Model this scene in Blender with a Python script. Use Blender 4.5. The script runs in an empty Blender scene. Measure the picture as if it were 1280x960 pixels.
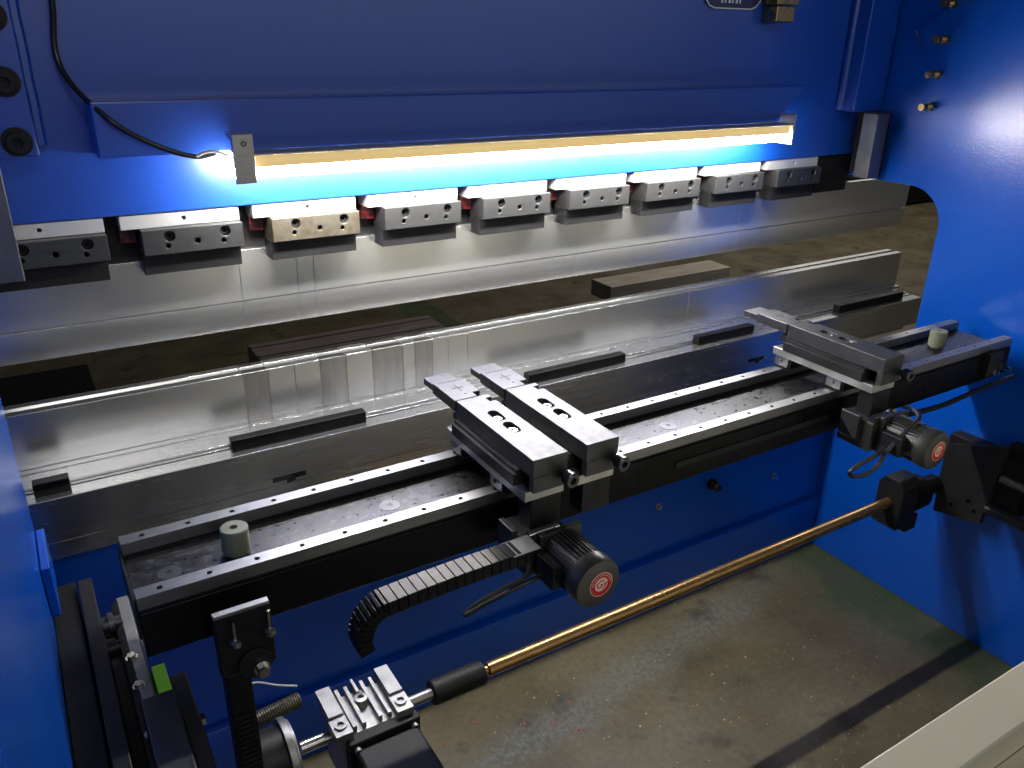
import bpy, bmesh, math, random
from mathutils import Vector, Matrix
from mathutils.geometry import tessellate_polygon
random.seed(7)
SC = bpy.context.scene
COL = SC.collection
PI = math.pi

# ------------------------------------------------------------------ materials
def mat(name, color, rough=0.5, metal=0.0, noise=None, bump=None, coat=0.0, spec=0.5, rvar=0.0, emit=None, estr=0.0, det=4):
    m = bpy.data.materials.new(name); m.use_nodes = True
    nt = m.node_tree; N = nt.nodes; L = nt.links
    b = N['Principled BSDF']
    b.inputs['Base Color'].default_value = (*color, 1)
    b.inputs['Roughness'].default_value = rough
    b.inputs['Metallic'].default_value = metal
    b.inputs['Specular IOR Level'].default_value = spec
    b.inputs['Coat Weight'].default_value = coat
    b.inputs['Coat Roughness'].default_value = 0.30
    if emit:
        b.inputs['Emission Color'].default_value = (*emit, 1)
        b.inputs['Emission Strength'].default_value = estr
    tc = N.new('ShaderNodeTexCoord')
    def tex(scale, detail=4):
        mp = N.new('ShaderNodeMapping'); L.new(tc.outputs['Object'], mp.inputs['Vector'])
        mp.inputs['Scale'].default_value = scale if isinstance(scale, tuple) else (scale,) * 3
        t = N.new('ShaderNodeTexNoise'); t.inputs['Scale'].default_value = 1.0
        t.inputs['Detail'].default_value = detail; t.inputs['Roughness'].default_value = 0.6
        L.new(mp.outputs[0], t.inputs['Vector']); return t
    if noise:                                   # (scale, second colour, low, high)
        t = tex(noise[0], det); r = N.new('ShaderNodeValToRGB')
        r.color_ramp.elements[0].position = noise[2]; r.color_ramp.elements[1].position = noise[3]
        r.color_ramp.elements[0].color = (*color, 1); r.color_ramp.elements[1].color = (*noise[1], 1)
        L.new(t.outputs['Fac'], r.inputs['Fac']); L.new(r.outputs['Color'], b.inputs['Base Color'])
    if rvar:
        t = tex(noise[0] if noise else 6.0, det)
        mr = N.new('ShaderNodeMapRange')
        mr.inputs['From Min'].default_value = .3; mr.inputs['From Max'].default_value = .7
        mr.inputs['To Min'].default_value = max(.02, rough - rvar); mr.inputs['To Max'].default_value = rough + rvar
        L.new(t.outputs['Fac'], mr.inputs['Value']); L.new(mr.outputs[0], b.inputs['Roughness'])
    if bump:                                    # (scale, strength, distance)
        t = tex(bump[0], 2); bp = N.new('ShaderNodeBump')
        bp.inputs['Strength'].default_value = bump[1]; bp.inputs['Distance'].default_value = bump[2]
        L.new(t.outputs['Fac'], bp.inputs['Height']); L.new(bp.outputs[0], b.inputs['Normal'])
    return m

BLUE = mat('blue_enamel_paint', (.001, .070, .44), .22, noise=(3.0, (.002, .082, .48), .35, .7), bump=(210, .20, .0022), rvar=.03)
BLUE2 = mat('blue_ram_paint', (.003, .058, .40), .36, noise=(2.0, (.004, .066, .45), .3, .7), bump=(150, .14, .0016), rvar=.05, coat=1.0)
STEEL = mat('ground_steel', (.80, .80, .78), .40, .6, noise=((4, 30, 30), (.72, .72, .70), .3, .75), rvar=.06)
GUIDE = mat('scraped_guide_steel', (.22, .22, .22), .42, .8, noise=(22, (.16, .16, .158), .35, .7), rvar=.06)
PUNCH = mat('punch_steel', (.90, .90, .885), .27, .90, noise=((1.6, .1, .1), (.80, .80, .785), .2, .8), det=0)
DIE = mat('die_steel', (.80, .80, .79), .27, .96, noise=((5, .1, .1), (.70, .70, .69), .2, .8), det=0)
DIE_B = mat('die_steel_worn', (.58, .58, .57), .32, 1, noise=((60, 4, 9), (.46, .455, .445), .35, .65), rvar=.06)
RAIL = mat('guide_rail_steel', (.30, .30, .30), .42, 1, noise=((8, 90, 90), (.24, .24, .24), .3, .7), rvar=.05)
GREY = mat('blackened_arm_steel', (.090, .090, .092), .46, .9, noise=((70, 70, 70), (.072, .072, .074), .3, .7), rvar=.05)
CLAMPF = mat('clamp_grey_steel', (.10, .102, .105), .42, .8, noise=(14, (.075, .077, .08), .3, .7), rvar=.08)
RUSTY = mat('stained_clamp_steel', (.21, .19, .15), .42, .8, noise=(34, (.11, .088, .060), .40, .66), rvar=.1)
DARK = mat('dark_oxide_steel', (.020, .020, .021), .42, .1, noise=(20, (.012, .012, .013), .3, .7), rvar=.08, spec=.25)
BLACK = mat('black_gloss_paint', (.004, .004, .005), .32, noise=(9, (.007, .007, .008), .3, .7), rvar=.08, spec=.15)
BLACKM = mat('black_matt', (.006, .006, .006), .55, noise=(25, (.011, .011, .011), .4, .7), spec=.25)
CHAN = mat('oily_black_plate', (.007, .007, .008), .34, noise=((70, 95, 40), (.11, .11, .11), .55, .82), rvar=.10)
SHELF = mat('holder_steel', (.64, .64, .65), .25, .95, noise=((4, 50, 50), (.54, .54, .55), .3, .7), rvar=.05)
BASEP = mat('pale_base_plate', (.52, .52, .49), .40, .8, noise=((30, 30, 30), (.40, .40, .37), .35, .7), rvar=.08)
ALU = mat('cast_aluminium', (.34, .34, .335), .45, .85, noise=(24, (.22, .22, .218), .35, .7), bump=(160, .2, .0008))
MOTOR = mat('motor_olive_grey', (.070, .070, .062), .36, .5, noise=(30, (.052, .052, .047), .3, .7), rvar=.06)
BRASS = mat('brass', (.62, .42, .16), .30, 1, noise=(30, (.45, .30, .11), .35, .7), rvar=.08)
ROD = mat('bronzed_rod', (.42, .26, .11), .30, .9, noise=((9, 60, 60), (.30, .18, .075), .35, .7), rvar=.08)
GOLD = mat('lamp_gold_glow', (.80, .58, .24), .35, .0, noise=((5, 40, 60), (.62, .42, .15), .35, .7), emit=(1.0, .74, .32), estr=.5)  # added emission stands in for lamp light on the gold strip
BOLT = mat('bright_zinc_bolt', (.62, .62, .60), .25, 1)
RUBBER = mat('olive_urethane', (.17, .18, .12), .45, noise=(16, (.13, .14, .09), .3, .7))
REDP = mat('red_primer', (.16, .006, .012), .45, noise=(90, (.012, .008, .008), .42, .58))
CREAM = mat('cream_powder_coat', (.74, .71, .54), .42, noise=(5, (.70, .66, .50), .3, .7), bump=(260, .08, .0005))
GREENS = mat('green_sticker', (.35, .90, .04), .4, noise=(60, (.32, .82, .05), .3, .7))
STK_R = mat('sticker_red', (.50, .006, .012), .5, spec=.2)
STK_W = mat('sticker_white', (.70, .58, .50), .5, spec=.2)
STK_G = mat('sticker_gold', (.70, .20, .05), .4)
CABLE = mat('black_cable_sheath', (.014, .014, .014), .35)
WIRE = mat('pale_wire', (.45, .45, .44), .35)
WOODBAR = mat('worn_bar_top', (.62, .54, .44), .42, noise=((6, 20, 50), (.44, .36, .27), .35, .7))
DARKBAR = mat('brown_black_bar', (.20, .165, .15), .42, noise=((6, 60, 60), (.32, .27, .245), .4, .7))
TAG = mat('bare_tag_steel', (.55, .54, .50), .42, .8, noise=(20, (.46, .45, .42), .3, .7))
LABELM = mat('dark_label', (.02, .035, .12), .3)
LINE = mat('label_line', (.7, .72, .75), .4)
OLIVE = mat('dark_olive_cord', (.06, .055, .03), .45)
LED = mat('led_tube', (1, 1, 1), .4, emit=(1.0, .985, .95), estr=225)
CHIP = mat('metal_chip', (.42, .38, .29), .40, .5)

def floor_material():
    m = bpy.data.materials.new('dirty_shop_concrete'); m.use_nodes = True
    nt = m.node_tree; N = nt.nodes; L = nt.links; b = N['Principled BSDF']
    tc = N.new('ShaderNodeTexCoord'); sep = N.new('ShaderNodeSeparateXYZ'); L.new(tc.outputs['Object'], sep.inputs[0])
    def noise(s, d=6, vec=None, rough=.6):
        t = N.new('ShaderNodeTexNoise'); t.inputs['Scale'].default_value = s; t.inputs['Detail'].default_value = d
        t.inputs['Roughness'].default_value = rough
        L.new(vec if vec else tc.outputs['Object'], t.inputs['Vector']); return t.outputs['Fac']
    def ramp(v, stops):
        r = N.new('ShaderNodeValToRGB'); cr = r.color_ramp
        while len(cr.elements) < len(stops): cr.elements.new(.5)
        for e, (p, c) in zip(cr.elements, stops): e.position = p; e.color = (*c, 1)
        L.new(v, r.inputs['Fac']); return r.outputs['Color']
    def mix(f, a, c):
        x = N.new('ShaderNodeMix'); x.data_type = 'RGBA'
        if isinstance(f, float): x.inputs[0].default_value = f
        else: L.new(f, x.inputs[0])
        L.new(a, x.inputs[6])
        if isinstance(c, tuple): x.inputs[7].default_value = (*c, 1)
        else: L.new(c, x.inputs[7])
        return x.outputs[2]
    def m2(op, a, c):
        x = N.new('ShaderNodeMath'); x.operation = op; x.use_clamp = False
        for k, v in enumerate((a, c)):
            if isinstance(v, (int, float)): x.inputs[k].default_value = v
            else: L.new(v, x.inputs[k])
        return x.outputs[0]
    def rng(v, a, c, d=0., e=1.):
        x = N.new('ShaderNodeMapRange'); x.interpolation_type = 'SMOOTHSTEP'
        for k, w in zip(('From Min', 'From Max', 'To Min', 'To Max'), (a, c, d, e)): x.inputs[k].default_value = w
        L.new(v, x.inputs['Value']); return x.outputs[0]
    base = ramp(noise(3.2, 8), [(.25, (.060, .048, .022)), (.5, (.098, .082, .044)), (.78, (.140, .120, .074))])
    fine = ramp(noise(60, 4), [(.30, (.55, .55, .55)), (.7, (1.2, 1.2, 1.2))])
    mul = N.new('ShaderNodeMix'); mul.data_type = 'RGBA'; mul.blend_type = 'MULTIPLY'; mul.inputs[0].default_value = .6
    L.new(base, mul.inputs[6]); L.new(fine, mul.inputs[7]); col = mul.outputs[2]
    # dark oil blotches
    col = mix(rng(noise(8, 6), .55, .70, 0, .8), col, (.028, .020, .012))
    # worn green painted strip along the right side frame
    gx = m2('ADD', sep.outputs['X'], m2('MULTIPLY', m2('SUBTRACT', noise(5, 5), .5), .5))
    col = mix(m2('MULTIPLY', m2('MULTIPLY', rng(gx, 1.72, 1.95), rng(sep.outputs['X'], 2.03, 2.01)), rng(noise(7, 5), .30, .52, .25, .85)), col, (.032, .058, .018))
    # pale blue chalky overspray streak running along the floor
    sy = m2('SUBTRACT', sep.outputs['Y'], m2('ADD', m2('MULTIPLY', sep.outputs['X'], .16), 1.02))
    sy = m2('ABSOLUTE', m2('ADD', sy, m2('MULTIPLY', m2('SUBTRACT', noise(6, 4), .5), .14)), 0)
    st = m2('MULTIPLY', rng(sy, .085, .01), rng(noise(75, 8, rough=.8), .40, .66))
    st = m2('MULTIPLY', st, rng(sep.outputs['X'], 2.0, 1.5))
    col = mix(m2('MULTIPLY', st, .6), col, (.14, .19, .20))
    # speckles of swarf and dust
    v = N.new('ShaderNodeTexVoronoi'); v.inputs['Scale'].default_value = 55; L.new(tc.outputs['Object'], v.inputs['Vector'])
    sp = m2('MULTIPLY', rng(v.outputs['Distance'], .17, .06), rng(noise(7, 3), .52, .60))
    col = mix(sp, col, (.22, .20, .14))
    L.new(col, b.inputs['Base Color'])
    L.new(rng(noise(5, 6), .3, .7, .36, .62), b.inputs['Roughness'])
    bp = N.new('ShaderNodeBump'); bp.inputs['Strength'].default_value = .35; bp.inputs['Distance'].default_value = .004
    L.new(noise(40, 8, rough=.7), bp.inputs['Height']); L.new(bp.outputs[0], b.inputs['Normal'])
    return m

# ------------------------------------------------------------------ mesh helpers
def BM(): return bmesh.new()

def box(bm, x0, x1, y0, y1, z0, z1):
    vs = [bm.verts.new(p) for p in ((x0,y0,z0),(x1,y0,z0),(x1,y1,z0),(x0,y1,z0),(x0,y0,z1),(x1,y0,z1),(x1,y1,z1),(x0,y1,z1))]
    for f in ((0,3,2,1),(4,5,6,7),(0,1,5,4),(1,2,6,5),(2,3,7,6),(3,0,4,7)): bm.faces.new([vs[i] for i in f])
    return bm

def P3(axis, a, u, v):                      # axis X: (u,v)=(y,z); Y: (x,z); Z: (x,y)
    return {'X': (a,u,v), 'Y': (u,a,v), 'Z': (u,v,a)}[axis]

def prism(bm, outer, axis, a0, a1, holes=()):
    loops = [list(outer)] + [list(h) for h in holes]
    flat = [p for l in loops for p in l]
    tris = tessellate_polygon([[Vector((p[0], p[1], 0)) for p in l] for l in loops])
    A = [bm.verts.new(P3(axis, a0, *p)) for p in flat]; B = [bm.verts.new(P3(axis, a1, *p)) for p in flat]
    fs = []
    if not holes:
        fs += [bm.faces.new(A), bm.faces.new(B)]
    else:
        for t in tris:
            fs.append(bm.faces.new([A[i] for i in t])); fs.append(bm.faces.new([B[i] for i in t]))
    k = 0
    for l in loops:
        n = len(l)
        for i in range(n):
            j = (i + 1) % n
            fs.append(bm.faces.new((A[k+i], A[k+j], B[k+j], B[k+i])))
        k += n
    bmesh.ops.recalc_face_normals(bm, faces=fs)
    return bm

def circle(cx, cy, r, n=16, a0=0.0):
    return [(cx + r*math.cos(a0 + 2*PI*i/n), cy + r*math.sin(a0 + 2*PI*i/n)) for i in range(n)]

def slot(cx, cy, half, r, n=8, vertical=True):   # rounded slot
    pts = []
    for i in range(n+1):
        a = PI*i/n
        pts.append((r*math.cos(a), half + r*math.sin(a)))
    for i in range(n+1):
        a = PI + PI*i/n
        pts.append((r*math.cos(a), -half + r*math.sin(a)))
    return [((cx+p[0], cy+p[1]) if vertical else (cx-p[1], cy+p[0])) for p in pts]

def cyl(bm, axis, cu, cv, r, a0, a1, n=24, r1=None):
    r1 = r if r1 is None else r1
    A = [bm.verts.new(P3(axis, a0, *p)) for p in circle(cu, cv, r, n)]
    B = [bm.verts.new(P3(axis, a1, *p)) for p in circle(cu, cv, r1, n)]
    fs = [bm.faces.new(A), bm.faces.new(B)]
    for i in range(n):
        j = (i+1) % n; fs.append(bm.faces.new((A[i], A[j], B[j], B[i])))
    bmesh.ops.recalc_face_normals(bm, faces=fs)
    return bm

def lathe(bm, axis, cu, cv, prof, n=28):          # prof = [(radius, position)]
    rings = [[bm.verts.new(P3(axis, a, *p)) for p in circle(cu, cv, max(r, .0002), n)] for r, a in prof]
    fs = [bm.faces.new(rings[0]), bm.faces.new(rings[-1])]
    for A, B in zip(rings, rings[1:]):
        for i in range(n):
            j = (i+1) % n; fs.append(bm.faces.new((A[i], A[j], B[j], B[i])))
    bmesh.ops.recalc_face_normals(bm, faces=fs)
    return bm

def smooth_path(pts, sub=8):
    P = [Vector(p) for p in pts]; P = [2*P[0]-P[1]] + P + [2*P[-1]-P[-2]]
    out = []
    for i in range(1, len(P)-2):
        for s in range(sub):
            t = s/sub; a, b, c, d = P[i-1:i+3]
            out.append(.5*((2*b) + (c-a)*t + (2*a-5*b+4*c-d)*t*t + (3*b-a-3*c+d)*t**3))
    out.append(P[-2]); return out

def tube(bm, pts, r, n=10, sub=8):
    path = smooth_path(pts, sub) if sub else [Vector(p) for p in pts]
    up = Vector((.13, .31, .94)); rings = []
    for i, p in enumerate(path):
        t = (path[min(i+1, len(path)-1)] - path[max(i-1, 0)]).normalized()
        u = (up - t*up.dot(t)).normalized(); w = t.cross(u); up = u
        rings.append([bm.verts.new(p + r*(u*math.cos(2*PI*k/n) + w*math.sin(2*PI*k/n))) for k in range(n)])
    fs = [bm.faces.new(rings[0]), bm.faces.new(rings[-1])]
    for A, B in zip(rings, rings[1:]):
        for k in range(n):
            j = (k+1) % n; fs.append(bm.faces.new((A[k], A[j], B[j], B[k])))
    bmesh.ops.recalc_face_normals(bm, faces=fs)
    return bm

FLAT = {'clamp_block', 'top_strip', 'holder_face', 'arm', 'finger', 'rail', 'side_frame', 'stiffener_box'}
def obj(name, bm, m, parent=None, bevel=.0, smooth=True):
    if name in FLAT: smooth = False
    me = bpy.data.meshes.new(name); bm.to_mesh(me); bm.free()
    me.materials.append(m)
    o = bpy.data.objects.new(name, me); COL.objects.link(o)
    if smooth:
        for p in me.polygons: p.use_smooth = True
        try: me.set_sharp_from_angle(angle=math.radians(35))
        except Exception: pass
    if bevel:
        b = o.modifiers.new('edge', 'BEVEL'); b.width = bevel; b.segments = 2; b.limit_method = 'ANGLE'; b.angle_limit = math.radians(50)
        b.use_clamp_overlap = True; b.harden_normals = smooth
    if parent: o.parent = parent
    return o

def shift(bm, v):
    bmesh.ops.translate(bm, verts=bm.verts, vec=v); return bm

def tag(o, label, cat, group=None):
    o['label'] = label; o['category'] = cat
    if group: o['group'] = group
    return o

def thing(name, loc, label, cat, group=None):
    o = bpy.data.objects.new(name, None); COL.objects.link(o); o.location = loc
    o.empty_display_size = .05
    return tag(o, label, cat, group)

def copy_tree(o, parent=None):
    c = o.copy(); COL.objects.link(c)
    if parent: c.parent = parent
    for ch in list(o.children): copy_tree(ch, c)
    return c

def socket_bolt(bm, axis, cu, cv, r, a0, a1):       # hollow hex-socket head; a1 = outer end
    hexa = circle(cu, cv, r*.52, 6)
    d = (a1 - a0)
    prism(bm, circle(cu, cv, r, 20), axis, a0 + d*.4, a1, [hexa])
    cyl(bm, axis, cu, cv, r*.98, a0, a0 + d*.4, 20)
    return bm

def hexbolt(bm, axis, cu, cv, r, a0, a1, washer=True):
    if washer: cyl(bm, axis, cu, cv, r*1.45, a0, a0 + (a1-a0)*.2, 20)
    prism(bm, circle(cu, cv, r, 6, .3), axis, a0 + (a1-a0)*.2, a1)
    return bm

# ------------------------------------------------------------------ ground
f = BM()
vs = [f.verts.new(p) for p in ((-9,-5,0),(16,-5,0),(16,14,0),(-9,14,0))]; f.faces.new(vs)
fl = obj('floor', f, floor_material()); fl['kind'] = 'structure'

chips = BM()
for i in range(75):
    q = random.choice(((1.85, 1.22), (1.3, 1.0), (1.0, 1.05), (1.55, 1.1), (.9, 1.2), (1.5, .8)))
    x, y = min(1.98, random.gauss(q[0], .17)), min(1.35, random.gauss(q[1], .12))
    s = random.choice((.001, .0014, .0014, .002, .003)); a = random.uniform(0, PI)
    pts = [(x + s*random.uniform(.5, 1.3)*math.cos(a + k*PI/2), y + s*random.uniform(.5, 1.3)*math.sin(a + k*PI/2)) for k in range(4)]
    prism(chips, pts, 'Z', .0, random.uniform(.001, .003))
c = obj('swarf', chips, CHIP); c['kind'] = 'stuff'
reds = BM()
for x, y in ((.70, 1.26), (.80, 1.20), (.86, 1.165), (.90, 1.12), (.61, 1.24), (.93, 1.20)):
    a = random.uniform(0, 3); prism(reds, [(x + .0035*math.cos(a+k*1.57), y + .0025*math.sin(a+k*1.57)) for k in range(4)], 'Z', .0, .003)
c = obj('red_paint_flakes', reds, mat('red_flake', (.65, .06, .05), .5)); c['kind'] = 'stuff'

# ------------------------------------------------------------------ the press brake body: two side frames and the fixed table
XL, XR = -.06, 2.0
body = thing('press_brake_frame', (0, 1.3, 0), 'glossy blue welded press brake body with two tall side frames and fixed lower table', 'machine frame')
def bpart(name, bm, m, bevel=.0, parent=body):
    if parent is body: shift(bm, (0, -1.3, 0))
    return obj(name, bm, m, parent, bevel)
yt, r, zt = 1.184, .096, 1.152
arc = [(yt + r - r*math.sin(PI/2*k/10 + 0), zt - r + r*math.cos(PI/2*k/10)) for k in range(11)]   # from top (y=1.28) to side (y=1.184)
outline = [(1.9, 0), (1.9, .45), (yt, .45)] + list(reversed(arc)) + [(2.1, zt), (2.1, 2.3), (1.0, 2.3), (.985, 1.14), (.93, .95), (.66, .66), (.35, .45), (.35, 0)]
bpart('side_frame', prism(BM(), outline, 'X', XR, XR + .08), BLUE, .003)
outline_l = outline[:-6] + [(1.0, 2.3), (.985, 1.45), (.45, 1.25), (.30, .9), (.30, 0)]
bpart('side_frame', prism(BM(), outline_l, 'X', XL - .08, XL), BLUE, .003)
t = BM(); box(t, XL+.001, XR-.001, 1.365, 1.44, 0, .172); bpart('lower_panel', t, BLUE, .003)
t = BM(); box(t, XL+.001, XR-.001, 1.385, 1.44, .176, .392); bpart('middle_panel', t, BLUE, .003)
t = BM(); box(t, XL+.001, XR-.001, 1.40, 1.50, .396, .668); bpart('upper_table_panel', t, BLUE, .002)
k = BM(); lathe(k, 'Y', 1.522, .350, [(.016, 1.384), (.016, 1.372), (.011, 1.368), (.011, 1.352)]); bpart('panel_knob', k, BLACKM, .001)
k = BM(); hexbolt(k, 'Y', 1.785, .300, .008, 1.384, 1.372); bpart('panel_bolt', k, BOLT)
k = BM(); hexbolt(k, 'Y', 1.33, .335, .007, 1.384, 1.374); bpart('panel_bolt', k, BOLT)
# adjusting bolts standing out of the right frame beside the ram
for z in (1.578, 1.500, 1.422, 1.347):
    k = BM(); prism(k, circle(1.268, z, .0105, 6, .3), 'X', XR, XR-.014); lathe(k, 'X', 1.268, z, [(.0088, XR-.0142), (.0075, XR-.016), (.0088, XR-.018), (.0075, XR-.020), (.0088, XR-.022), (.0075, XR-.024), (.0088, XR-.026), (.0075, XR-.028), (.0088, XR-.030), (.0088, XR-.046)], 18)
    bpart('adjusting_bolt', k, BRASS, .0008)
k = BM(); tube(k, [(XR, 1.325, 1.490), (XR-.02, 1.325, 1.497), (XR-.035, 1.322, 1.508), (XR-.05, 1.32, 1.520)], .0035, 8); bpart('hook', k, BOLT)
# blue mounting bracket on the left frame below the throat, and dark backing plate of the Y guide
k = BM(); box(k, XL+.0005, XL+.012, 1.075, 1.183, .757, .836); bpart('bracket_tab', k, BLUE, .002)
k = BM(); box(k, XL+.0005, -.026, .40, 1.17, .47, .742); bpart('mounting_plate', k, BLACKM, .002)

k = BM(); box(k, XL+.0005, -.028, .80, 1.15, .38, .462); bpart('bracket_tab', k, BLUE, .002)
# ------------------------------------------------------------------ ram
YR = 1.455
ram = thing('ram', (0, YR, 1.3), 'dark blue upper ram beam carrying the lamp and the row of punch clamps', 'ram')
def rpart(name, bm, m, bevel=.0, parent=ram):
    if parent is ram: shift(bm, (0, -YR, -1.3))
    return obj(name, bm, m, parent, bevel)
t = BM(); box(t, XL+.004, XR-.004, YR, 1.53, 1.2125, 2.3); rpart('ram_plate', t, BLUE2, .002)
t = BM(); prism(t, [(.127, 1.312), (1.585, 1.312), (1.675, 1.3935), (.127, 1.3935)], 'Y', 1.392, YR); rpart('stiffener_box', t, BLUE2, .003)
for (x0, x1, zb) in ((XL+.004, .052, 1.318), (1.885, XR-.004, 1.326)):
    t = BM(); box(t, x0, x1, 1.405, YR, zb, 2.3); rpart('bolted_flange', t, BLUE2, .004)
for x in (.056, 1.881):
    t = BM(); pts = [(x, 1.447, 2.2 - .03*i) for i in range(0, 30)]
    pts = [(p[0] + random.uniform(-.001, .001), p[1], p[2]) for p in pts]
    tube(t, pts, .010, 8, 2); rpart('weld_bead', t, BLUE2)
for z in (1.506, 1.4216, 1.3405):
    t = BM(); cyl(t, 'Y', .026, z, .0205, 1.405, 1.4015, 28); socket_bolt(t, 'Y', .026, z, .0145, 1.4015, 1.388)
    rpart('flange_bolt', t, DARK, .0008)
for (x0, x1, zb, ztop) in ((-.046, -.002, 1.148, 1.316), (1.925, 1.972, 1.162, 1.324)):
    t = BM(); box(t, x0, x1, 1.36, 1.404, zb, ztop); rpart('guide_bar', t, GUIDE, .002)
t = BM(); box(t, 1.9735, 1.9955, 1.372, 1.453, 1.165, 1.322); rpart('guide_gap_shade', t, BLACKM)  # black box put in for the shade in the gap beside the guide bar
# terminal plate and brass fitting at the top
t = BM(); prism(t, slot(1.462, 1.588, .055, .034, 6, False), 'Y', YR-.004, YR)
tp = rpart('terminal_plate', t, LABELM)
rim = slot(1.462, 1.588, .055, .034, 6, False); rin = slot(1.462, 1.588, .055, .0315, 6, False)
t = BM(); prism(t, rim, 'Y', YR-.0055, YR-.0042, [rin]); shift(t, (0, -YR, -1.3)); obj('white_border', t, LINE, tp)
t = BM()
for i, w in enumerate((.006, .004, .007, .004, .006, .005)): box(t, 1.425 + i*.011, 1.425 + i*.011 + w, YR-.0055, YR-.0042, 1.566, 1.575)
shift(t, (0, -YR, -1.3)); obj('worn_lettering', t, LINE, tp)

fit = thing('brass_fitting', (1.592, 1.43, 1.530), 'square brass hose fitting hanging at the top edge beside the white bordered plate', 'fitting')
t = BM(); box(t, -.030, .030, -.018, .024, 0, .034); obj('brass_block', t, BRASS, fit, .003)
t = BM(); box(t, -.036, .036, -.022, .024, .036, .115); prism(t, circle(-.008, .075, .013, 20), 'Y', -.026, -.022); obj('valve_body', t, BRASS, fit, .003)
t = BM(); lathe(t, 'Y', .004, .075, [(.013, -.022), (.013, -.034), (.008, -.034), (.008, -.040)]); obj('valve_screw', t, DARK, fit)

# ------------------------------------------------------------------ lamp under the stiffener
lamp = thing('work_lamp', (.316, 1.38, 1.262), 'long bright white strip lamp with gold top edge under the ram', 'lamp')
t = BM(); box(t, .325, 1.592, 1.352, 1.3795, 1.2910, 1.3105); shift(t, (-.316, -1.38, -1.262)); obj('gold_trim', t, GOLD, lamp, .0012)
t = BM(); box(t, .322, 1.595, 1.342, 1.3915, 1.3110, 1.3135); shift(t, (-.316, -1.38, -1.262)); obj('reflector', t, TAG, lamp, .0006)
t = BM(); lathe(t, 'X', 1.364, 1.2815, [(.0088, .318), (.0088, 1.596)], 20); shift(t, (-.316, -1.38, -1.262)); obj('tube', t, LED, lamp)
t = BM(); box(t, .313, .346, 1.343, 1.346, 1.268, 1.344); box(t, .313, .346, 1.346, 1.380, 1.338, 1.344)
shift(t, (-.316, -1.38, -1.262)); br = obj('bracket', t, TAG, lamp, .001)
t = BM(); prism(t, circle(.3305, 1.330, .0042, 14), 'Y', 1.3418, 1.3429, [circle(.3305, 1.330, .0026, 14)]); shift(t, (-.316, -1.38, -1.262)); obj('stamped_ring', t, DARK, br)
t = BM(); box(t, 1.597, 1.603, 1.346, 1.391, 1.266, 1.335); shift(t, (-.316, -1.38, -1.262)); obj('bracket', t, TAG, lamp, .001)
cb = BM(); tube(cb, [(.108, 1.443, 1.62), (.108, 1.443, 1.53), (.100, 1.443, 1.46), (.112, 1.42, 1.415), (.150, 1.383, 1.368), (.185, 1.380, 1.342), (.225, 1.374, 1.322), (.262, 1.37, 1.311), (.292, 1.368, 1.315)], .0042, 10)
cb = obj('lamp_cable', cb, CABLE); tag(cb, 'thin black cable curving down from above to the left end of the strip lamp', 'cable')
cb2 = BM(); tube(cb2, [(.262, 1.366, 1.312), (.278, 1.366, 1.3175), (.296, 1.366, 1.316), (.323, 1.368, 1.302)], .0026, 8); obj('lead', cb2, WIRE, cb)

# ------------------------------------------------------------------ punch clamps
def clamp_mesh(m_face):
    t = thing('punch_clamp', (0, 0, 0), '', 'clamp', 'punch clamps hanging in a row under the ram')
    s = BM(); prism(s, [(0, 1.1875), (.192, 1.1875), (.192, 1.211), (0, 1.211)], 'Y', 0, .05, [circle(.1, 1.2, .0036, 12)]); obj('top_strip', s, STEEL, t, .0008)
    holes = []
    for x in (.071, .162): holes += [circle(x, 1.1745, .0088, 18), circle(x - .004, 1.1585, .0042, 12)]
    holes += [circle(.115, 1.1625, .0046, 12)]
    s = BM(); prism(s, [(.028, 1.1445), (.192, 1.1445), (.192, 1.187), (.028, 1.187)], 'Y', -.016, 0.046, holes); face = obj('clamp_block', s, m_face, t, .0012)
    for x in (.071, .162):
        s = BM(); socket_bolt(s, 'Y', x, 1.1745, .0078, .006, -.008); obj('clamp_bolt', s, DARK, face)
    s = BM(); box(s, .026, .188, -.002, .040, 1.109, 1.144); obj('lower_jaw', s, DARK, t, .0012)
    s = BM(); box(s, .0, .024, .030, .049, 1.160, 1.1865); obj('red_shim', s, REDP, t)
    return t
c_plain = clamp_mesh(CLAMPF); c_rust = clamp_mesh(RUSTY)
descr = ['first punch clamp from the left, half hidden behind the steel guide bar',
         'second punch clamp from the left, dark grey, just left of the lamp bracket',
         'punch clamp with brown stained mottled face below the left end of the lamp',
         'fourth punch clamp from the left, right of the brown stained one',
         'fifth punch clamp from the left, clean grey under the lamp',
         'sixth punch clamp from the left, below the right half of the lamp',
         'seventh punch clamp from the left, last one fully lit by the lamp',
         'eighth punch clamp from the left, half in shade below the lamp end',
         'dark last punch clamp at the right beside the steel guide bar']
for k in range(9):
    if k == 2: o = c_rust
    elif k == 0: o = c_plain
    else: o = copy_tree(c_plain)
    o.location = (.123 + .2155*k - .192, 1.460, 0)
    o['label'] = descr[k]
hb = BM(); box(hb, XL+.005, XR-.005, 1.512, 1.53, 1.10, 1.212); hb = obj('clamp_rail', hb, DARK, None, .001)
e_ = BM(); box(e_, 1.858, 1.987, 1.466, 1.511, 1.113, 1.2105); obj('end_block', e_, DARK, hb, .0015)
tag(hb, 'dark backing rail seen in the gaps between the punch clamps', 'rail')

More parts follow.
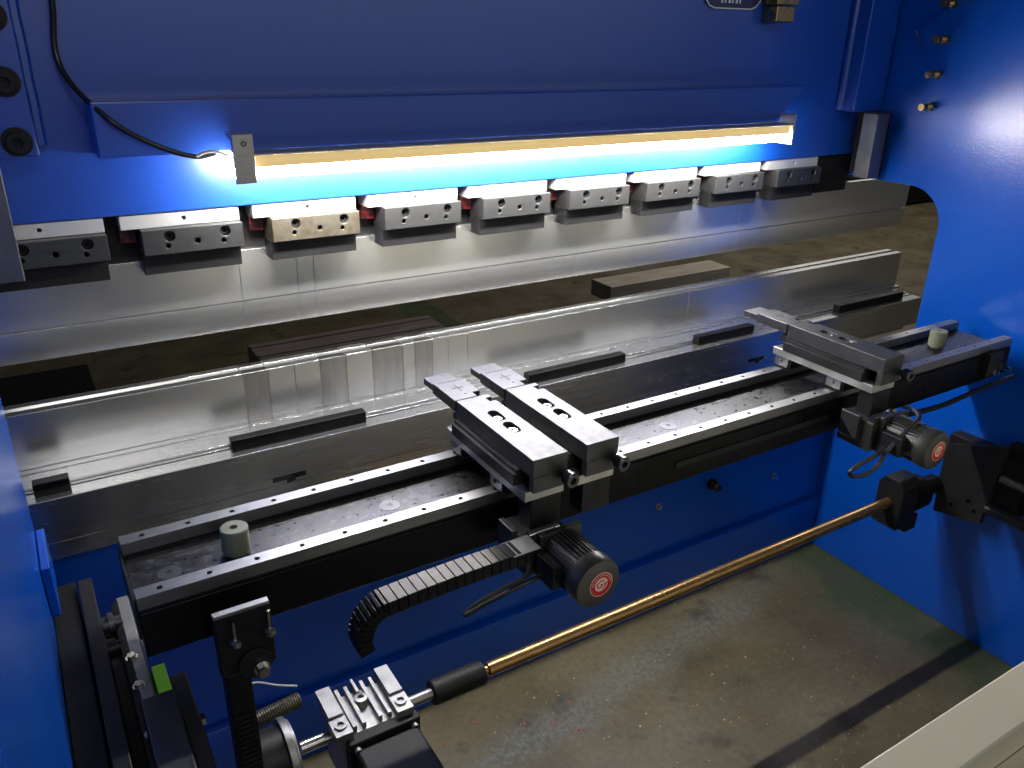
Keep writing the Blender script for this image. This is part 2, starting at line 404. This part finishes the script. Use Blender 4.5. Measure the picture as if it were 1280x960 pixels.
# ------------------------------------------------------------------ punches and dies (through the throats)
def punch_seg(x0, x1, m):
    t = thing('punch', (x0, 1.50, .972), '', 'punch', 'ground steel punch sections under the clamps')
    g = .0003; w = x1 - x0 - g
    s = BM(); prism(s, [(-.0055, .0580), (.022, .0580), (.010, .153), (-.0055, .153)], 'X', g, w); obj('upper_body', s, m, t, .0006)
    s = BM(); prism(s, [(-.0042, .0562), (.020, .0562), (.018, .030), (.0085, 0), (.0065, 0), (-.0042, .026)], 'X', g, w); obj('blade', s, m, t, .0005)
    return t
pl = ['long punch section at the far left with soft vertical bands', 'short punch section right of the long left one', 'narrow punch section below the fourth clamp',
      'long white lit punch section under the middle of the lamp', 'punch section where the bright ground face turns dark blue', 'rightmost punch section passing through the right frame opening']
PX = [-.40, .336, .442, .475, 1.10, 1.62, 2.33]
for k in range(6): punch_seg(PX[k], PX[k+1], PUNCH)['label'] = pl[k]

def die_seg(x0, x1, m):
    t = thing('die', (x0, 1.475, .785), '', 'die', 'steel V die sections standing in a row on the holder')
    g = .0003; w = x1 - x0 - g
    s = BM(); prism(s, [(0, .006), (.050, .006), (.050, .1085), (.033, .1085), (.026, .094), (.019, .1085), (0, .1085)], 'X', g, w); obj('die_body', s, m, t, .0007)
    s = BM(); box(s, g, w, -.016, .058, 0, .0055); obj('die_foot', s, SHELF, t, .0005)
    return t
DX = [-.40, .315, .362, .414, .466, .520, .577, .645, .673, .714, .752, .80, 1.45, 2.33]
dl = ['long brushed die section at the left end of the die row', 'worn narrow die section, first after the long left one', 'pale narrow die section between two darker ones near the left bar',
      'narrow die section with a clean satin face left of the scratched one', 'dark scratched narrow die section above the left clamp bar end', 'wide short die section right of the scratched dark one',
      'broad short grey die section left of the slim light group', 'slimmest light die section in the middle group', 'slim light die section right of the slimmest one', 'pale slim die section beside the narrow end of the group',
      'last narrow die section before the long middle one', 'long middle die section behind the gauge fingers', 'long right die section with blue reflection reaching through the frame opening']
for k in range(13): die_seg(DX[k], DX[k+1], DIE_B if k in (1, 4, 6, 8) else DIE)['label'] = dl[k]

hold = thing('die_holder', (-.4, 1.36, .668), 'long grey steel die holder with small T slots on top of the table', 'die holder')
def tslot(x, z): return [(x, z+.006), (x+.062, z+.006), (x+.062, z-.004), (x+.042, z-.004), (x+.042, z-.012), (x+.026, z-.012), (x+.026, z-.004), (x, z-.004)]
s = BM(); prism(s, [(-.4, .703), (2.30, .703), (2.30, .784), (-.4, .784)], 'Y', 1.36, 1.394, [tslot(.322, .716), tslot(1.575, .716)]); shift(s, (.4, -1.36, -.668)); obj('holder_face', s, SHELF, hold, .0012)
s = BM(); box(s, -.4, 2.30, 1.400, 1.56, .670, .7838); shift(s, (.4, -1.36, -.668)); obj('holder_body', s, SHELF, hold, .001)
s = BM(); box(s, -.055, 1.995, 1.363, 1.3945, .669, .7015); shift(s, (.4, -1.36, -.668)); obj('lower_strip', s, SHELF, hold, .0008)
s = BM(); box(s, -.4, 2.29, 1.408, 1.4585, .7843, .7885); shift(s, (.4, -1.36, -.668)); obj('shelf_strip', s, SHELF, hold, .001)
for x0, x1, lb in ((-.058, -.004, 'short black clamp bar at the left frame on the holder ledge'), (.260, .520, 'black clamp bar on the holder ledge left of the gauge fingers'),
                   (.900, 1.172, 'black clamp bar on the holder ledge right of the gauge fingers'), (1.405, 1.60, 'black clamp bar on the holder ledge behind the right gauge arm'), (1.94, 2.23, 'black clamp bar at the right end of the holder ledge')):
    s = BM(); box(s, 0, x1-x0, 0, .022, 0, .023); o = obj('clamp_bar', s, BLACK, None, .0015); o.location = (x0, 1.378, .7843)
    tag(o, lb, 'bar', 'black clamp bars along the die holder ledge')

# ------------------------------------------------------------------ back gauge beam
beam = thing('gauge_beam', (.0375, .905, .775), 'long black back gauge beam with two drilled steel rails on top', 'beam')
BO = Vector((.0375, .905, .775))
def gpart(name, bm, m, bevel=.0, parent=beam):
    shift(bm, -BO); return obj(name, bm, m, parent, bevel)
X0, X1 = .0375, 1.94
s = BM(); box(s, X0, X1, .930, 1.038, .834, .842); gpart('channel_plate', s, CHAN, .001)
s = BM(); prism(s, [(.905, .842), (.9295, .842), (.9295, .8335), (1.0385, .8335), (1.0385, .842), (1.063, .842), (1.063, .776), (.905, .776)], 'X', X0, X1); gpart('box_section', s, BLACK, .002)
for y0 in (.9075, 1.038):
    hs = [circle(X0 + .028 + .06*i, y0 + .011, .0037, 12) for i in range(32)]
    s = BM(); prism(s, [(X0, y0), (X1, y0), (X1, y0+.022), (X0, y0+.022)], 'Z', .846, .864, hs)
    rl = gpart('rail', s, RAIL, .0008)
    s = BM(); box(s, X0, X1, y0+.001, y0+.021, .8422, .8457); gpart('rail_base', s, DARK, 0, rl)
s = BM(); box(s, X0-.004, X0-.0005, .912, 1.058, .80, .850); gpart('end_plate', s, DARK, .0008)
s = BM()
for x, y in ((.085, .975), (.40, .985), (.95, .985), (1.62, .985)):
    prism(s, circle(x, y, .0155, 24), 'Z', .8421, .8427, [circle(x, y, .0042, 12)])
gpart('drilled_boss', s, CLAMPF)
s = BM(); box(s, 1.83, 1.885, .890, .9045, .792, .846); ebk = gpart('end_bracket', s, DARK, .0015)
for x, z in ((1.86, .800), (1.91, .800)):
    s = BM(); hexbolt(s, 'Y', x, z, .0055, .905 if x > 1.9 else .8895, .879); gpart('bracket_bolt', s, BOLT)
s = BM(); tube(s, [(1.94, .884, .775), (1.80, .884, .770), (1.66, .880, .765), (1.52, .876, .775)], .006, 8); gpart('cable_run', s, CABLE)
s = BM(); box(s, .90, 1.30, .9025, .9045, .806, .818); gpart('edge_strip', s, DARK)

for (x, y, lb) in ((.172, .975, 'stubby olive cylinder stop standing on the left end of the gauge beam'), (1.775, .99, 'stubby olive cylinder stop standing on the right end of the gauge beam')):
    s = BM(); lathe(s, 'Z', 0, 0, [(.013, 0), (.013, .004), (.0185, .005), (.0185, .040), (.017, .0415), (.005, .0415), (.005, .030)], 28)
    o = obj('stop_cylinder', s, RUBBER); o.location = (x, y, .8428); tag(o, lb, 'stop', 'cylinder stops on the gauge beam')

# ------------------------------------------------------------------ gauges
def text_mesh(body, size, m, parent, loc, name):
    cu = bpy.data.curves.new('txt', 'FONT'); cu.body = body; cu.size = size; cu.extrude = .0002; cu.align_x = 'CENTER'; cu.align_y = 'CENTER'
    cu.shear = .25
    o = bpy.data.objects.new('txt', cu); COL.objects.link(o)
    bpy.context.view_layer.update()
    me = bpy.data.meshes.new_from_object(o.evaluated_get(bpy.context.evaluated_depsgraph_get()))
    bpy.data.objects.remove(o)
    me.materials.clear(); me.materials.append(m)
    e = bpy.data.objects.new(name, me); COL.objects.link(e); e.parent = parent
    e.rotation_euler = (PI/2, 0, 0); e.location = loc
    return e

def make_gauge(motor, label):
    g = thing('back_gauge', (0, 0, 0), label, 'back gauge', 'back gauge arms riding on the beam')   # origin x = arm left edge, y = near end, z = world
    s = BM(); box(s, -.006, .061, .010, .250, .8895, .9055)
    obj('base_plate', s, BASEP, g, .0012)
    for y in (.0925, .223):
        s = BM(); box(s, .002, .055, y-.017, y+.028 if y < .2 else y+.026, .8655, .889); cr = obj('carriage', s, DARK, g, .0015)
        s = BM(); box(s, -.0015, .0018, y-.012, y+.022, .868, .889); hexbolt(s, 'X', y+.006, .880, .0035, -.0015, -.006, False); obj('end_seal', s, GUIDE, cr, .0006)
    s = BM(); prism(s, [(-.011, .906), (.056, .906), (.056, .930), (.049, .930), (.049, .9305), (-.006, .9305), (-.006, .924), (-.011, .924)], 'Y', .034, .222); obj('slide_block', s, DARK, g, .0012)
    sl = [slot(.029, .105, .010, .0085), slot(.029, .150, .010, .0085)]
    s = BM(); prism(s, [(0, 0), (.058, 0), (.058, .200), (.047, .200), (.047, .214), (.058, .214), (.058, .226), (0.0, .226)], 'Z', .9315, .960, sl); arm = obj('arm', s, GREY, g, .0011)
    for y in (.105, .150):
        s = BM(); socket_bolt(s, 'Z', .029, y - .004, .0072, .932, .957); obj('arm_bolt', s, BOLT, arm, .0006)
    s = BM(); box(s, .0015, .0565, .0002, .012, .907, .931); box(s, .020, .0565, .0125, .0335, .907, .931); obj('end_block', s, GREY, g, .001)
    # finger: stepped stop with thin tip
    s = BM(); prism(s, [(-.001, .2285), (.040, .2285), (.040, .246), (.054, .246), (.054, .310), (-.001, .310)], 'Z', .940, .9595); fg = obj('finger', s, GREY, g, .001)
    s = BM(); box(s, .004, .054, .205, .246, .920, .9312); obj('finger_hinge', s, DARK, fg, .0008)
    s = BM(); box(s, .001, .050, .3102, .348, .943, .9545); obj('finger_tip', s, GREY, fg, .0009)
    s = BM(); box(s, .026, .0275, .258, .284, .9596, .9600); box(s, .016, .0375, .272, .2735, .9596, .9600)
    for i in range(8): box(s, .006 + i*.006, .0085 + i*.006 - (.001 if i % 3 else 0), .300, .304, .9596, .9600)
    prism(s, circle(.027, .246, .0022, 10), 'Z', .9596, .9600)
    obj('engraved_marks', s, BLACKM, fg)
    s = BM(); lathe(s, 'Y', .051, .9265, [(.006, 0), (.006, -.010), (.011, -.0105), (.0115, -.024), (.010, -.0255), (.0055, -.0255), (.005, -.018)], 24); obj('adjusting_screw', s, CLAMPF, g)
    s = BM(); box(s, .006, .058, .012, .044, .838, .889); obj('hanging_bracket', s, DARK, g, .0015)
    if motor:
        s = BM(); box(s, -.014, .060, -.012, .060, .779, .8375); hexbolt(s, 'X', .012, .826, .004, -.014, -.019, False); hexbolt(s, 'X', .012, .800, .004, -.014, -.019, False); gb = obj('gearbox', s, MOTOR, g, .002)
        s = BM(); prism(s, [(-.024, .846), (-.0145, .846), (-.0145, .79), (-.024, .80)], 'Y', .012, .052); obj('side_plate', s, CLAMPF, gb, .001)
        s = BM(); cyl(s, 'X', -.006, .8465, .006, -.010, .032, 14); cyl(s, 'X', -.006, .8465, .0085, .032, .040, 14); obj('clamp_pin', s, BOLT, gb)
        cx, cz = .037, .8145
        fin = []
        for i in range(36):
            a = 2*PI*i/36; w = 2*PI/36
            if PI*.80 < a < PI*1.22: rr = (.0325, .0325)
            else: rr = (.0335, .0365)
            fin += [(cx + rr[0]*math.cos(a), cz + rr[0]*math.sin(a)), (cx + rr[0]*math.cos(a+w*.38), cz + rr[0]*math.sin(a+w*.38)), (cx + rr[1]*math.cos(a+w*.46), cz + rr[1]*math.sin(a+w*.46)), (cx + rr[1]*math.cos(a+w*.92), cz + rr[1]*math.sin(a+w*.92))]
        s = BM(); prism(s, fin, 'Y', -.087, -.024); mo = obj('motor', s, MOTOR, g)
        s = BM(); box(s, cx-.036, cx+.036, -.0235, -.0125, cz-.036, cz+.036); obj('motor_flange', s, MOTOR, mo, .002)
        s = BM(); box(s, cx-.047, cx-.030, -.072, -.030, cz-.022, cz+.016); obj('junction_box', s, DARK, mo, .002)
        s = BM(); lathe(s, 'Y', cx, cz, [(.0365, -.0875), (.0378, -.089), (.0378, -.108), (.0355, -.1125), (.030, -.1135)], 40); cap = obj('fan_cover', s, MOTOR, mo)
        ex, ez = cx + .004, cz - .001
        s = BM(); cyl(s, 'Y', ex, ez, .0190, -.1136, -.1139, 36); stk = obj('sticker', s, STK_W, mo)
        s = BM(); prism(s, circle(ex, ez, .0178, 36), 'Y', -.1140, -.1142, [circle(ex, ez, .0110, 36)]); obj('red_ring', s, STK_R, stk)
        s = BM()
        for i in range(13):
            a = PI*.06 + PI*.88*i/12; q = ex + .0149*math.cos(a), ez + .0149*math.sin(a); c_, s_ = math.cos(a), math.sin(a)
            h, w = .0010, (.0006 if i % 3 else .0009)
            prism(s, [(q[0]+h*c_-w*s_, q[1]+h*s_+w*c_), (q[0]+h*c_+w*s_, q[1]+h*s_-w*c_), (q[0]-h*c_+w*s_, q[1]-h*s_-w*c_), (q[0]-h*c_-w*s_, q[1]-h*s_+w*c_)], 'Y', -.1143, -.1145)
        obj('ring_marks', s, STK_W, stk)
        text_mesh('Gy', .0165, STK_R, stk, (ex, -.1143, ez), 'lettering')
    return g
gA = make_gauge(True, 'left gauge arm of the close pair, its motor with red sticker hanging below'); gA.location = (.544, .815, 0)
gB = make_gauge(False, 'right gauge arm of the close pair, without a visible motor'); gB.location = (.636, .8165, 0)
gC = copy_tree(gA); gC['label'] = 'lone gauge arm near the right end of the beam with its own motor'; gC.location = (1.313, .818, 0)

# drag chain and cable loops
ch = BM(); path = []
for i in range(17): path.append((.522 - .0135*i, .8385 + .0004*i - .00004*i*i))
cxx, czz = path[-1][0], path[-1][1] - .045
for i in range(1, 10): path.append((cxx - .045*math.sin(PI*.5*i/9)*.75, czz + .045*math.cos(PI*.5*i/9)))
for i in range(1, 2): path.append((path[-1][0] + .004, path[-1][1] - .0135))
for i, ((xa, za), (xb, zb)) in enumerate(zip(path, path[1:])):
    d = Vector((xb-xa, zb-za)); L_ = d.length; d.normalize(); n = Vector((-d.y, d.x)); h = .0105
    q = [(xa + d.x*.0003 + n.x*h, za + d.y*.0006 + n.y*h), (xb - d.x*.0004 + n.x*h, zb - d.y*.0004 + n.y*h), (xb - d.x*.0004 - n.x*h, zb - d.y*.0004 - n.y*h), (xa + d.x*.0003 - n.x*h, za + d.y*.0006 - n.y*h)]
    prism(ch, q, 'Y', .772, .806)
dc = thing('cable_chain', (.55, .79, .84), 'black plastic cable chain curving down left of the middle motor', 'cable chain')
shift(ch, (-.55, -.79, -.84)); obj('links', ch, BLACK, dc, .0008)
s = BM(); box(s, .488, .532, .771, .807, .8475, .8495); shift(s, (-.55, -.79, -.84)); obj('end_plate', s, ALU, dc, .0006)

s = BM(); tube(s, [(.548, .79, .796), (.540, .775, .802), (.515, .765, .806), (.478, .77, .796), (.440, .78, .779), (.420, .785, .770), (.438, .79, .776), (.478, .79, .786), (.515, .785, .797), (.545, .80, .800)], .0034, 8)
o = obj('cable_loop', s, CABLE); tag(o, 'flat loop of thin black cable left of the middle motor', 'cable', 'cable loops at the gauge motors')
s = BM(); tube(s, [(1.305, .78, .800), (1.285, .77, .803), (1.255, .765, .800), (1.222, .77, .789), (1.208, .775, .776), (1.222, .775, .764), (1.255, .77, .762), (1.282, .768, .776), (1.292, .766, .797), (1.318, .757, .832), (1.355, .755, .858), (1.40, .80, .850), (1.50, .872, .800)], .0042, 8)
o = obj('cable_loop', s, CABLE); tag(o, 'open loop of black cable hanging beside the right motor and running over it', 'cable', 'cable loops at the gauge motors')
s = BM(); lathe(s, 'X', .766, .800, [(.006, 1.285), (.006, 1.295)], 12); obj('cable_tie', s, BOLT, o)

# ------------------------------------------------------------------ drive shaft
YS, ZS = 1.0, .4265
sh = thing('drive_shaft', (.57, YS, ZS), 'long bronze coloured drive shaft with black coupling running along the floor side', 'shaft')
s = BM(); lathe(s, 'X', 0, 0, [(.009, .002), (.009, .010), (.0135, .012), (.0135, 1.18)], 24); obj('rod', s, ROD, sh)
s = BM(); lathe(s, 'X', 0, 0, [(.021, -.102), (.0225, -.100), (.0225, -.003), (.021, 0)], 28); cp = obj('coupling', s, BLACKM, sh)
s = BM(); socket_bolt(s, 'Y', -.03, 0, .004, -.018, -.0232); obj('grub_screw', s, DARK, cp)
s = BM(); cyl(s, 'X', 0, 0, .0105, -.172, -.103, 20); obj('shaft_stub', s, RAIL, sh)

gr = thing('gear_reducer', (.345, .985, .36), 'finned cast aluminium gear reducer with black motor at the bottom edge', 'gear reducer')
GO = Vector((.345, .985, .36))
def grp(name, bm, m, bevel=0., parent=gr): shift(bm, -GO); return obj(name, bm, m, parent, bevel)
s = BM(); box(s, .285, .398, .945, 1.035, .35, .466); hs = grp('housing', s, ALU, .004)
s = BM()
for x0 in (.276, .380):
    box(s, x0, x0+.024, .978, 1.045, .4665, .487); box(s, x0-.002, x0+.026, .938, .9775, .4665, .482)
    prism(s, circle(x0+.012, .958, .010, 16), 'Z', .4825, .486, [circle(x0+.012, .958, .0055, 16)])
for x0 in (.306, .322, .350, .366): box(s, x0, x0+.006, .950, 1.04, .4665, .478)
lathe(s, 'Z', .3385, 1.0, [(.011, .4665), (.011, .482), (.005, .483), (.005, .478)], 18); box(s, .336, .341, 1.012, 1.045, .4665, .484)
grp('fins', s, ALU, .0012, hs)
s = BM(); cyl(s, 'X', YS, ZS, .034, .3985, .402, 28); cyl(s, 'X', YS, ZS, .016, .402, .408, 20); grp('output_flange', s, ALU, .001)
s = BM(); box(s, .290, .412, .925, .9445, .345, .468); mf = grp('motor_flange', s, BLACKM, .003)
for x, z in ((.302, .456), (.400, .456)):
    s = BM(); socket_bolt(s, 'Y', x, z, .006, .925, .917); grp('flange_bolt', s, ALU, 0, mf)
s = BM(); box(s, .296, .406, .58, .9245, .335, .458); grp('motor', s, BLACKM, .008)
s = BM(); cyl(s, 'X', YS, ZS, .011, .232, .2845, 20); grp('input_shaft', s, BOLT)
pu = BM(); lathe(pu, 'X', YS, ZS, [(.058, .205), (.058, .217), (.052, .2175), (.052, .222)], 48); pul = grp('pulley', pu, ALU, .0015)
s = BM(); lathe(s, 'X', YS, ZS, [(.050, .150), (.050, .2045)], 40); grp('toothed_drum', s, DARK, .001, pul)

# ------------------------------------------------------------------ left guide assembly
lg = thing('linear_guide', (-.013, .85, .60), 'dark upright guide plate with steel rail on the left frame', 'linear guide')
LO = Vector((-.013, .85, .60))
def lp(name, bm, m, bevel=0., parent=lg): shift(bm, -LO); return obj(name, bm, m, parent, bevel)
s = BM(); box(s, -.0235, -.004, .42, 1.155, .52, .752); lp('guide_plate', s, DARK, .002)
s = BM(); box(s, -.0035, .012, .42, 1.10, .52, .695); lp('rail_mount', s, BLACKM, .002)
s = BM(); prism(s, [(.0125, .60), (.041, .60), (.041, .700), (.036, .717), (.022, .717), (.0125, .706)], 'Y', .45, 1.135)
rl = lp('steel_rail', s, ALU, .001)
for y in (.99, .93, .84):
    s = BM(); hexbolt(s, 'Z', .022, y, .0055, .7172, .723); lp('rail_bolt', s, BOLT, 0, rl)
s = BM(); lathe(s, 'X', 1.085, .712, [(.012, -.0035), (.012, .004), (.016, .0045), (.016, .011), (.009, .012), (.009, .0215)], 22); lp('roller', s, CLAMPF)
s = BM(); lathe(s, 'X', 1.045, .700, [(.014, -.0035), (.014, .008), (.010, .009), (.010, .0215)], 22); lp('roller', s, BLACK)
s = BM(); box(s, .018, .058, .70, .885, .60, .735); lp('carriage_block', s, CLAMPF, .003)
s = BM(); box(s, .0415, .058, .892, .965, .64, .712); lp('green_sticker', s, GREENS, .0006)
s = BM(); box(s, .060, .080, .60, .945, .45, .705); lp('carriage_plate', s, CLAMPF, .003)
s = BM(); hexbolt(s, 'X', .925, .63, .009, .080, .092); lp('carriage_bolt', s, BOLT)

hk = thing('beam_bracket', (.15, .86, .70), 'black bracket under the left end of the beam with pale top edge and studs', 'bracket')
HO = Vector((.15, .86, .70))
def hp(name, bm, m, bevel=0., parent=hk): shift(bm, -HO); return obj(name, bm, m, parent, bevel)
s = BM(); box(s, .112, .182, .856, .872, .745, .838); hp('bracket_block', s, BLACKM, .003)
s = BM(); box(s, .112, .180, .853, .863, .839, .8435); hp('top_edge', s, ALU, .0008)
for x, z in ((.133, .800), (.176, .800)):
    s = BM(); cyl(s, 'Z', x, .849, .0022, z, z+.032, 10); lathe(s, 'Z', x, .849, [(.003, z-.006), (.0075, z-.004), (.0075, z+.003), (.003, z+.005)], 16); hp('stud', s, BOLT)
s = BM(); lathe(s, 'Y', .155, .755, [(.022, .8555), (.022, .851)], 28); nt_ = hp('washer', s, DARK, .001)
s = BM(); hexbolt(s, 'Y', .161, .747, .0075, .8505, .838); hp('nut', s, BOLT, 0, nt_)
s = BM(); box(s, .118, .148, .858, .90, .30, .744); hp('bracket_leg', s, BLACKM, .002)
s = BM()
for i in range(38): box(s, .122, .144, .852, .8575, .36 + i*.0085, .3645 + i*.0085)
hp('toothed_belt', s, DARK)

s = BM()
hel = [(.196 + .092*i/220 , 1.2 + .013*math.cos(i*.6), .322 + .010*i/220 + .013*math.sin(i*.6)) for i in range(221)]
tube(s, hel, .0026, 6, 0); o = obj('coiled_cord', s, OLIVE); tag(o, 'short coiled olive cord hanging below the left bracket', 'cord')
s = BM(); tube(s, [(.185, 1.19, .42), (.215, 1.2, .408), (.25, 1.2, .385), (.285, 1.2, .366)], .0018, 6); o = obj('loose_wire', s, WIRE); tag(o, 'short pale loose wire beside the left bracket over blue panel', 'wire')

# ------------------------------------------------------------------ right guide assembly
rb = thing('shaft_bearing', (1.80, 1.0, .43), 'black bearing block holding the right end of the bronze shaft', 'bearing block')
RO = Vector((1.80, 1.0, .43))
def rp(name, bm, m, bevel=0., parent=rb): shift(bm, -RO); return obj(name, bm, m, parent, bevel)
s = BM(); prism(s, [(.965, .36), (1.035, .36), (1.035, .475), (1.02, .495), (.98, .495), (.965, .475)], 'X', 1.745, 1.815); rp('bearing_body', s, BLACKM, .003)
s = BM(); lathe(s, 'X', 1.0, .4265, [(.034, 1.8155), (.046, 1.820), (.046, 1.862), (.034, 1.866), (.026, 1.866), (.026, 1.935)], 32); rp('ring', s, BLACK)
s = BM(); box(s, 1.80, 1.845, .97, 1.03, .335, .378); rp('foot', s, BLACKM, .002)
s = BM(); cyl(s, 'X', 1.0, .4265, .014, 1.936, 1.998, 20); rp('shaft_end', s, DARK)

rg = thing('lead_screw_unit', (1.95, .90, .47), 'dark bearing plate with threaded lead screw on the right frame', 'lead screw')
RG = Vector((1.95, .90, .47))
def rq(name, bm, m, bevel=0., parent=rg): shift(bm, -RG); return obj(name, bm, m, parent, bevel)
s = BM(); prism(s, [(.850, .600), (.995, .545), (.985, .350), (.865, .375)], 'X', 1.940, 1.958, [circle(.905, .42, .006, 14), circle(.885, .40, .006, 14), circle(.945, .39, .006, 14)]); rq('bearing_plate', s, CLAMPF if False else DARK, .003)
s = BM(); box(s, 1.9585, 1.999, .80, 1.0, .42, .57); rq('spacer', s, BLACKM, .002)
prof = []
for i in range(110):
    y = .849 - i*.0045; prof += [(.0085, y), (.0105, y-.0015), (.0105, y-.003)]
s = BM(); lathe(s, 'Y', 1.948, .5135, prof, 18); rq('lead_screw', s, RAIL)
s = BM(); cyl(s, 'Y', 1.95, .42, .013, .35, .864, 18); rq('guide_rod', s, DARK)
s = BM(); box(s, 1.97, 1.999, .36, .86, .43, .60); rq('back_cover', s, BLACKM, .002)

# ------------------------------------------------------------------ cream guard at the lower right
gp = thing('guard_panel', (.42, .24, 0), 'cream sheet metal guard edge in the lower right corner', 'guard')
s = BM(); box(s, 0, 2.9, -.022, .022, .02, .95); box(s, 0, 2.9, -.040, -.0222, .02, .915)
obj('guard_sheet', s, CREAM, gp, .002)
for x in (.1, 2.7):
    s = BM(); box(s, x, x+.06, -.03, .03, 0, .0195); obj('foot', s, CREAM, gp)

# ------------------------------------------------------------------ things on the floor in front of the machine
def bar(x0, x1, y0, y1, z0, z1, m, lb, sup):
    t = thing('stock_bar', ((x0+x1)/2, (y0+y1)/2, 0), lb, 'metal bar', 'bars lying beyond the die')
    w, d = (x1-x0)/2, (y1-y0)/2
    s = BM(); box(s, -w, w, -d, d, z0, z1)
    if sup: box(s, -w+.004, w-.004, -d+.03, -d+.045, z1, z1+.006); box(s, -w+.004, w-.004, d-.05, d-.03, z1, z1+.006)
    obj('bar_body', s, m, t, .004)
    for q in (-.7, .7):
        s = BM(); box(s, q*w-.04, q*w+.04, -d+.01, d-.01, 0, z0-.001); obj('support_block', s, BLACKM, t, .004)
    return t
bar(.66, 1.41, 2.78, 2.96, .28, .395, DARKBAR, 'dark brown ribbed bar lying beyond the left part of the die', True)
bar(2.10, 2.80, 2.60, 2.74, .445, .515, WOODBAR, 'pale worn solid bar with dark end lying beyond the middle of the die', False)
t = thing('dark_step_box', (-.40, 2.9, 0), 'black floor box with pale top edge seen past the left frame', 'box')
s = BM(); box(s, -.6, .53, -.06, .28, .0, .345); obj('box_body', s, BLACKM, t, .004)
s = BM(); box(s, -.6, .53, -.058, -.035, .3455, .353); obj('top_trim', s, WOODBAR, t)
t = thing('parts_pallet', (7.5, 5.1, 0), 'dark pallet with pale metal parts seen through the right frame opening', 'pallet')
s = BM(); box(s, -.5, .9, -.3, .5, .02, .26); obj('pallet_deck', s, BLACKM, t, .01)
s = BM(); prism(s, [(-.45, .27), (-.10, .27), (-.12, .40), (-.40, .42)], 'Y', -.2, .1); obj('pale_part', s, TAG, t, .02)
s = BM(); prism(s, [(.10, .27), (.42, .27), (.40, .36), (.14, .38)], 'Y', -.25, .1); obj('pale_part', s, TAG, t, .02)
s = BM(); box(s, -.2, .7, .2, .45, .27, .6); obj('dark_crate', s, BLACK, t, .01)

# ------------------------------------------------------------------ light
W = bpy.data.worlds.new('World'); SC.world = W; W.use_nodes = True
bg = W.node_tree.nodes['Background']; bg.inputs['Color'].default_value = (.80, .88, 1.0, 1); bg.inputs['Strength'].default_value = .02
def area(name, loc, target, size, power, color):
    l = bpy.data.lights.new(name, 'AREA'); l.shape = 'RECTANGLE'; l.size, l.size_y = size; l.energy = power; l.color = color
    o = bpy.data.objects.new(name, l); COL.objects.link(o); o.location = loc
    o.rotation_euler = (Vector(target) - Vector(loc)).to_track_quat('-Z', 'Y').to_euler(); return o
area('hall_lamp', (.2, -2.3, 3.7), (1.2, 1.1, .3), (1.0, .7), 22, (1.0, .97, .92))
area('hall_lamp_far', (6.0, 4.2, 4.5), (5.2, 3.8, 0), (1.6, 1.6), 140, (1.0, .95, .88))
area('ram_haze_light', (3.2, -5.5, 2.6), (1.6, 1.4, 1.6), (7.5, 2.2), 52, (.92, .95, 1.0))  # unseen area light added to lay a haze on the ram paint

# ------------------------------------------------------------------ camera
cam = bpy.data.cameras.new('camera'); co = bpy.data.objects.new('camera', cam); COL.objects.link(co)
right = Vector((.85331207, -.52106993, .01856434)); down = Vector((-.19306782, -.34884387, -.91707839)); fwd = Vector((.48433803, .77896988, -.39827452))
M = Matrix((( right.x, -down.x, -fwd.x, 0), (right.y, -down.y, -fwd.y, 0), (right.z, -down.z, -fwd.z, 1.5), (0, 0, 0, 1)))
co.matrix_world = M
cam.sensor_width = 36; cam.lens = 1016/1280*36; cam.clip_start = .02; cam.clip_end = 100
SC.camera = co
SC.view_settings.view_transform = 'Standard'; SC.view_settings.look = 'None'; SC.view_settings.exposure = 0; SC.view_settings.gamma = 1
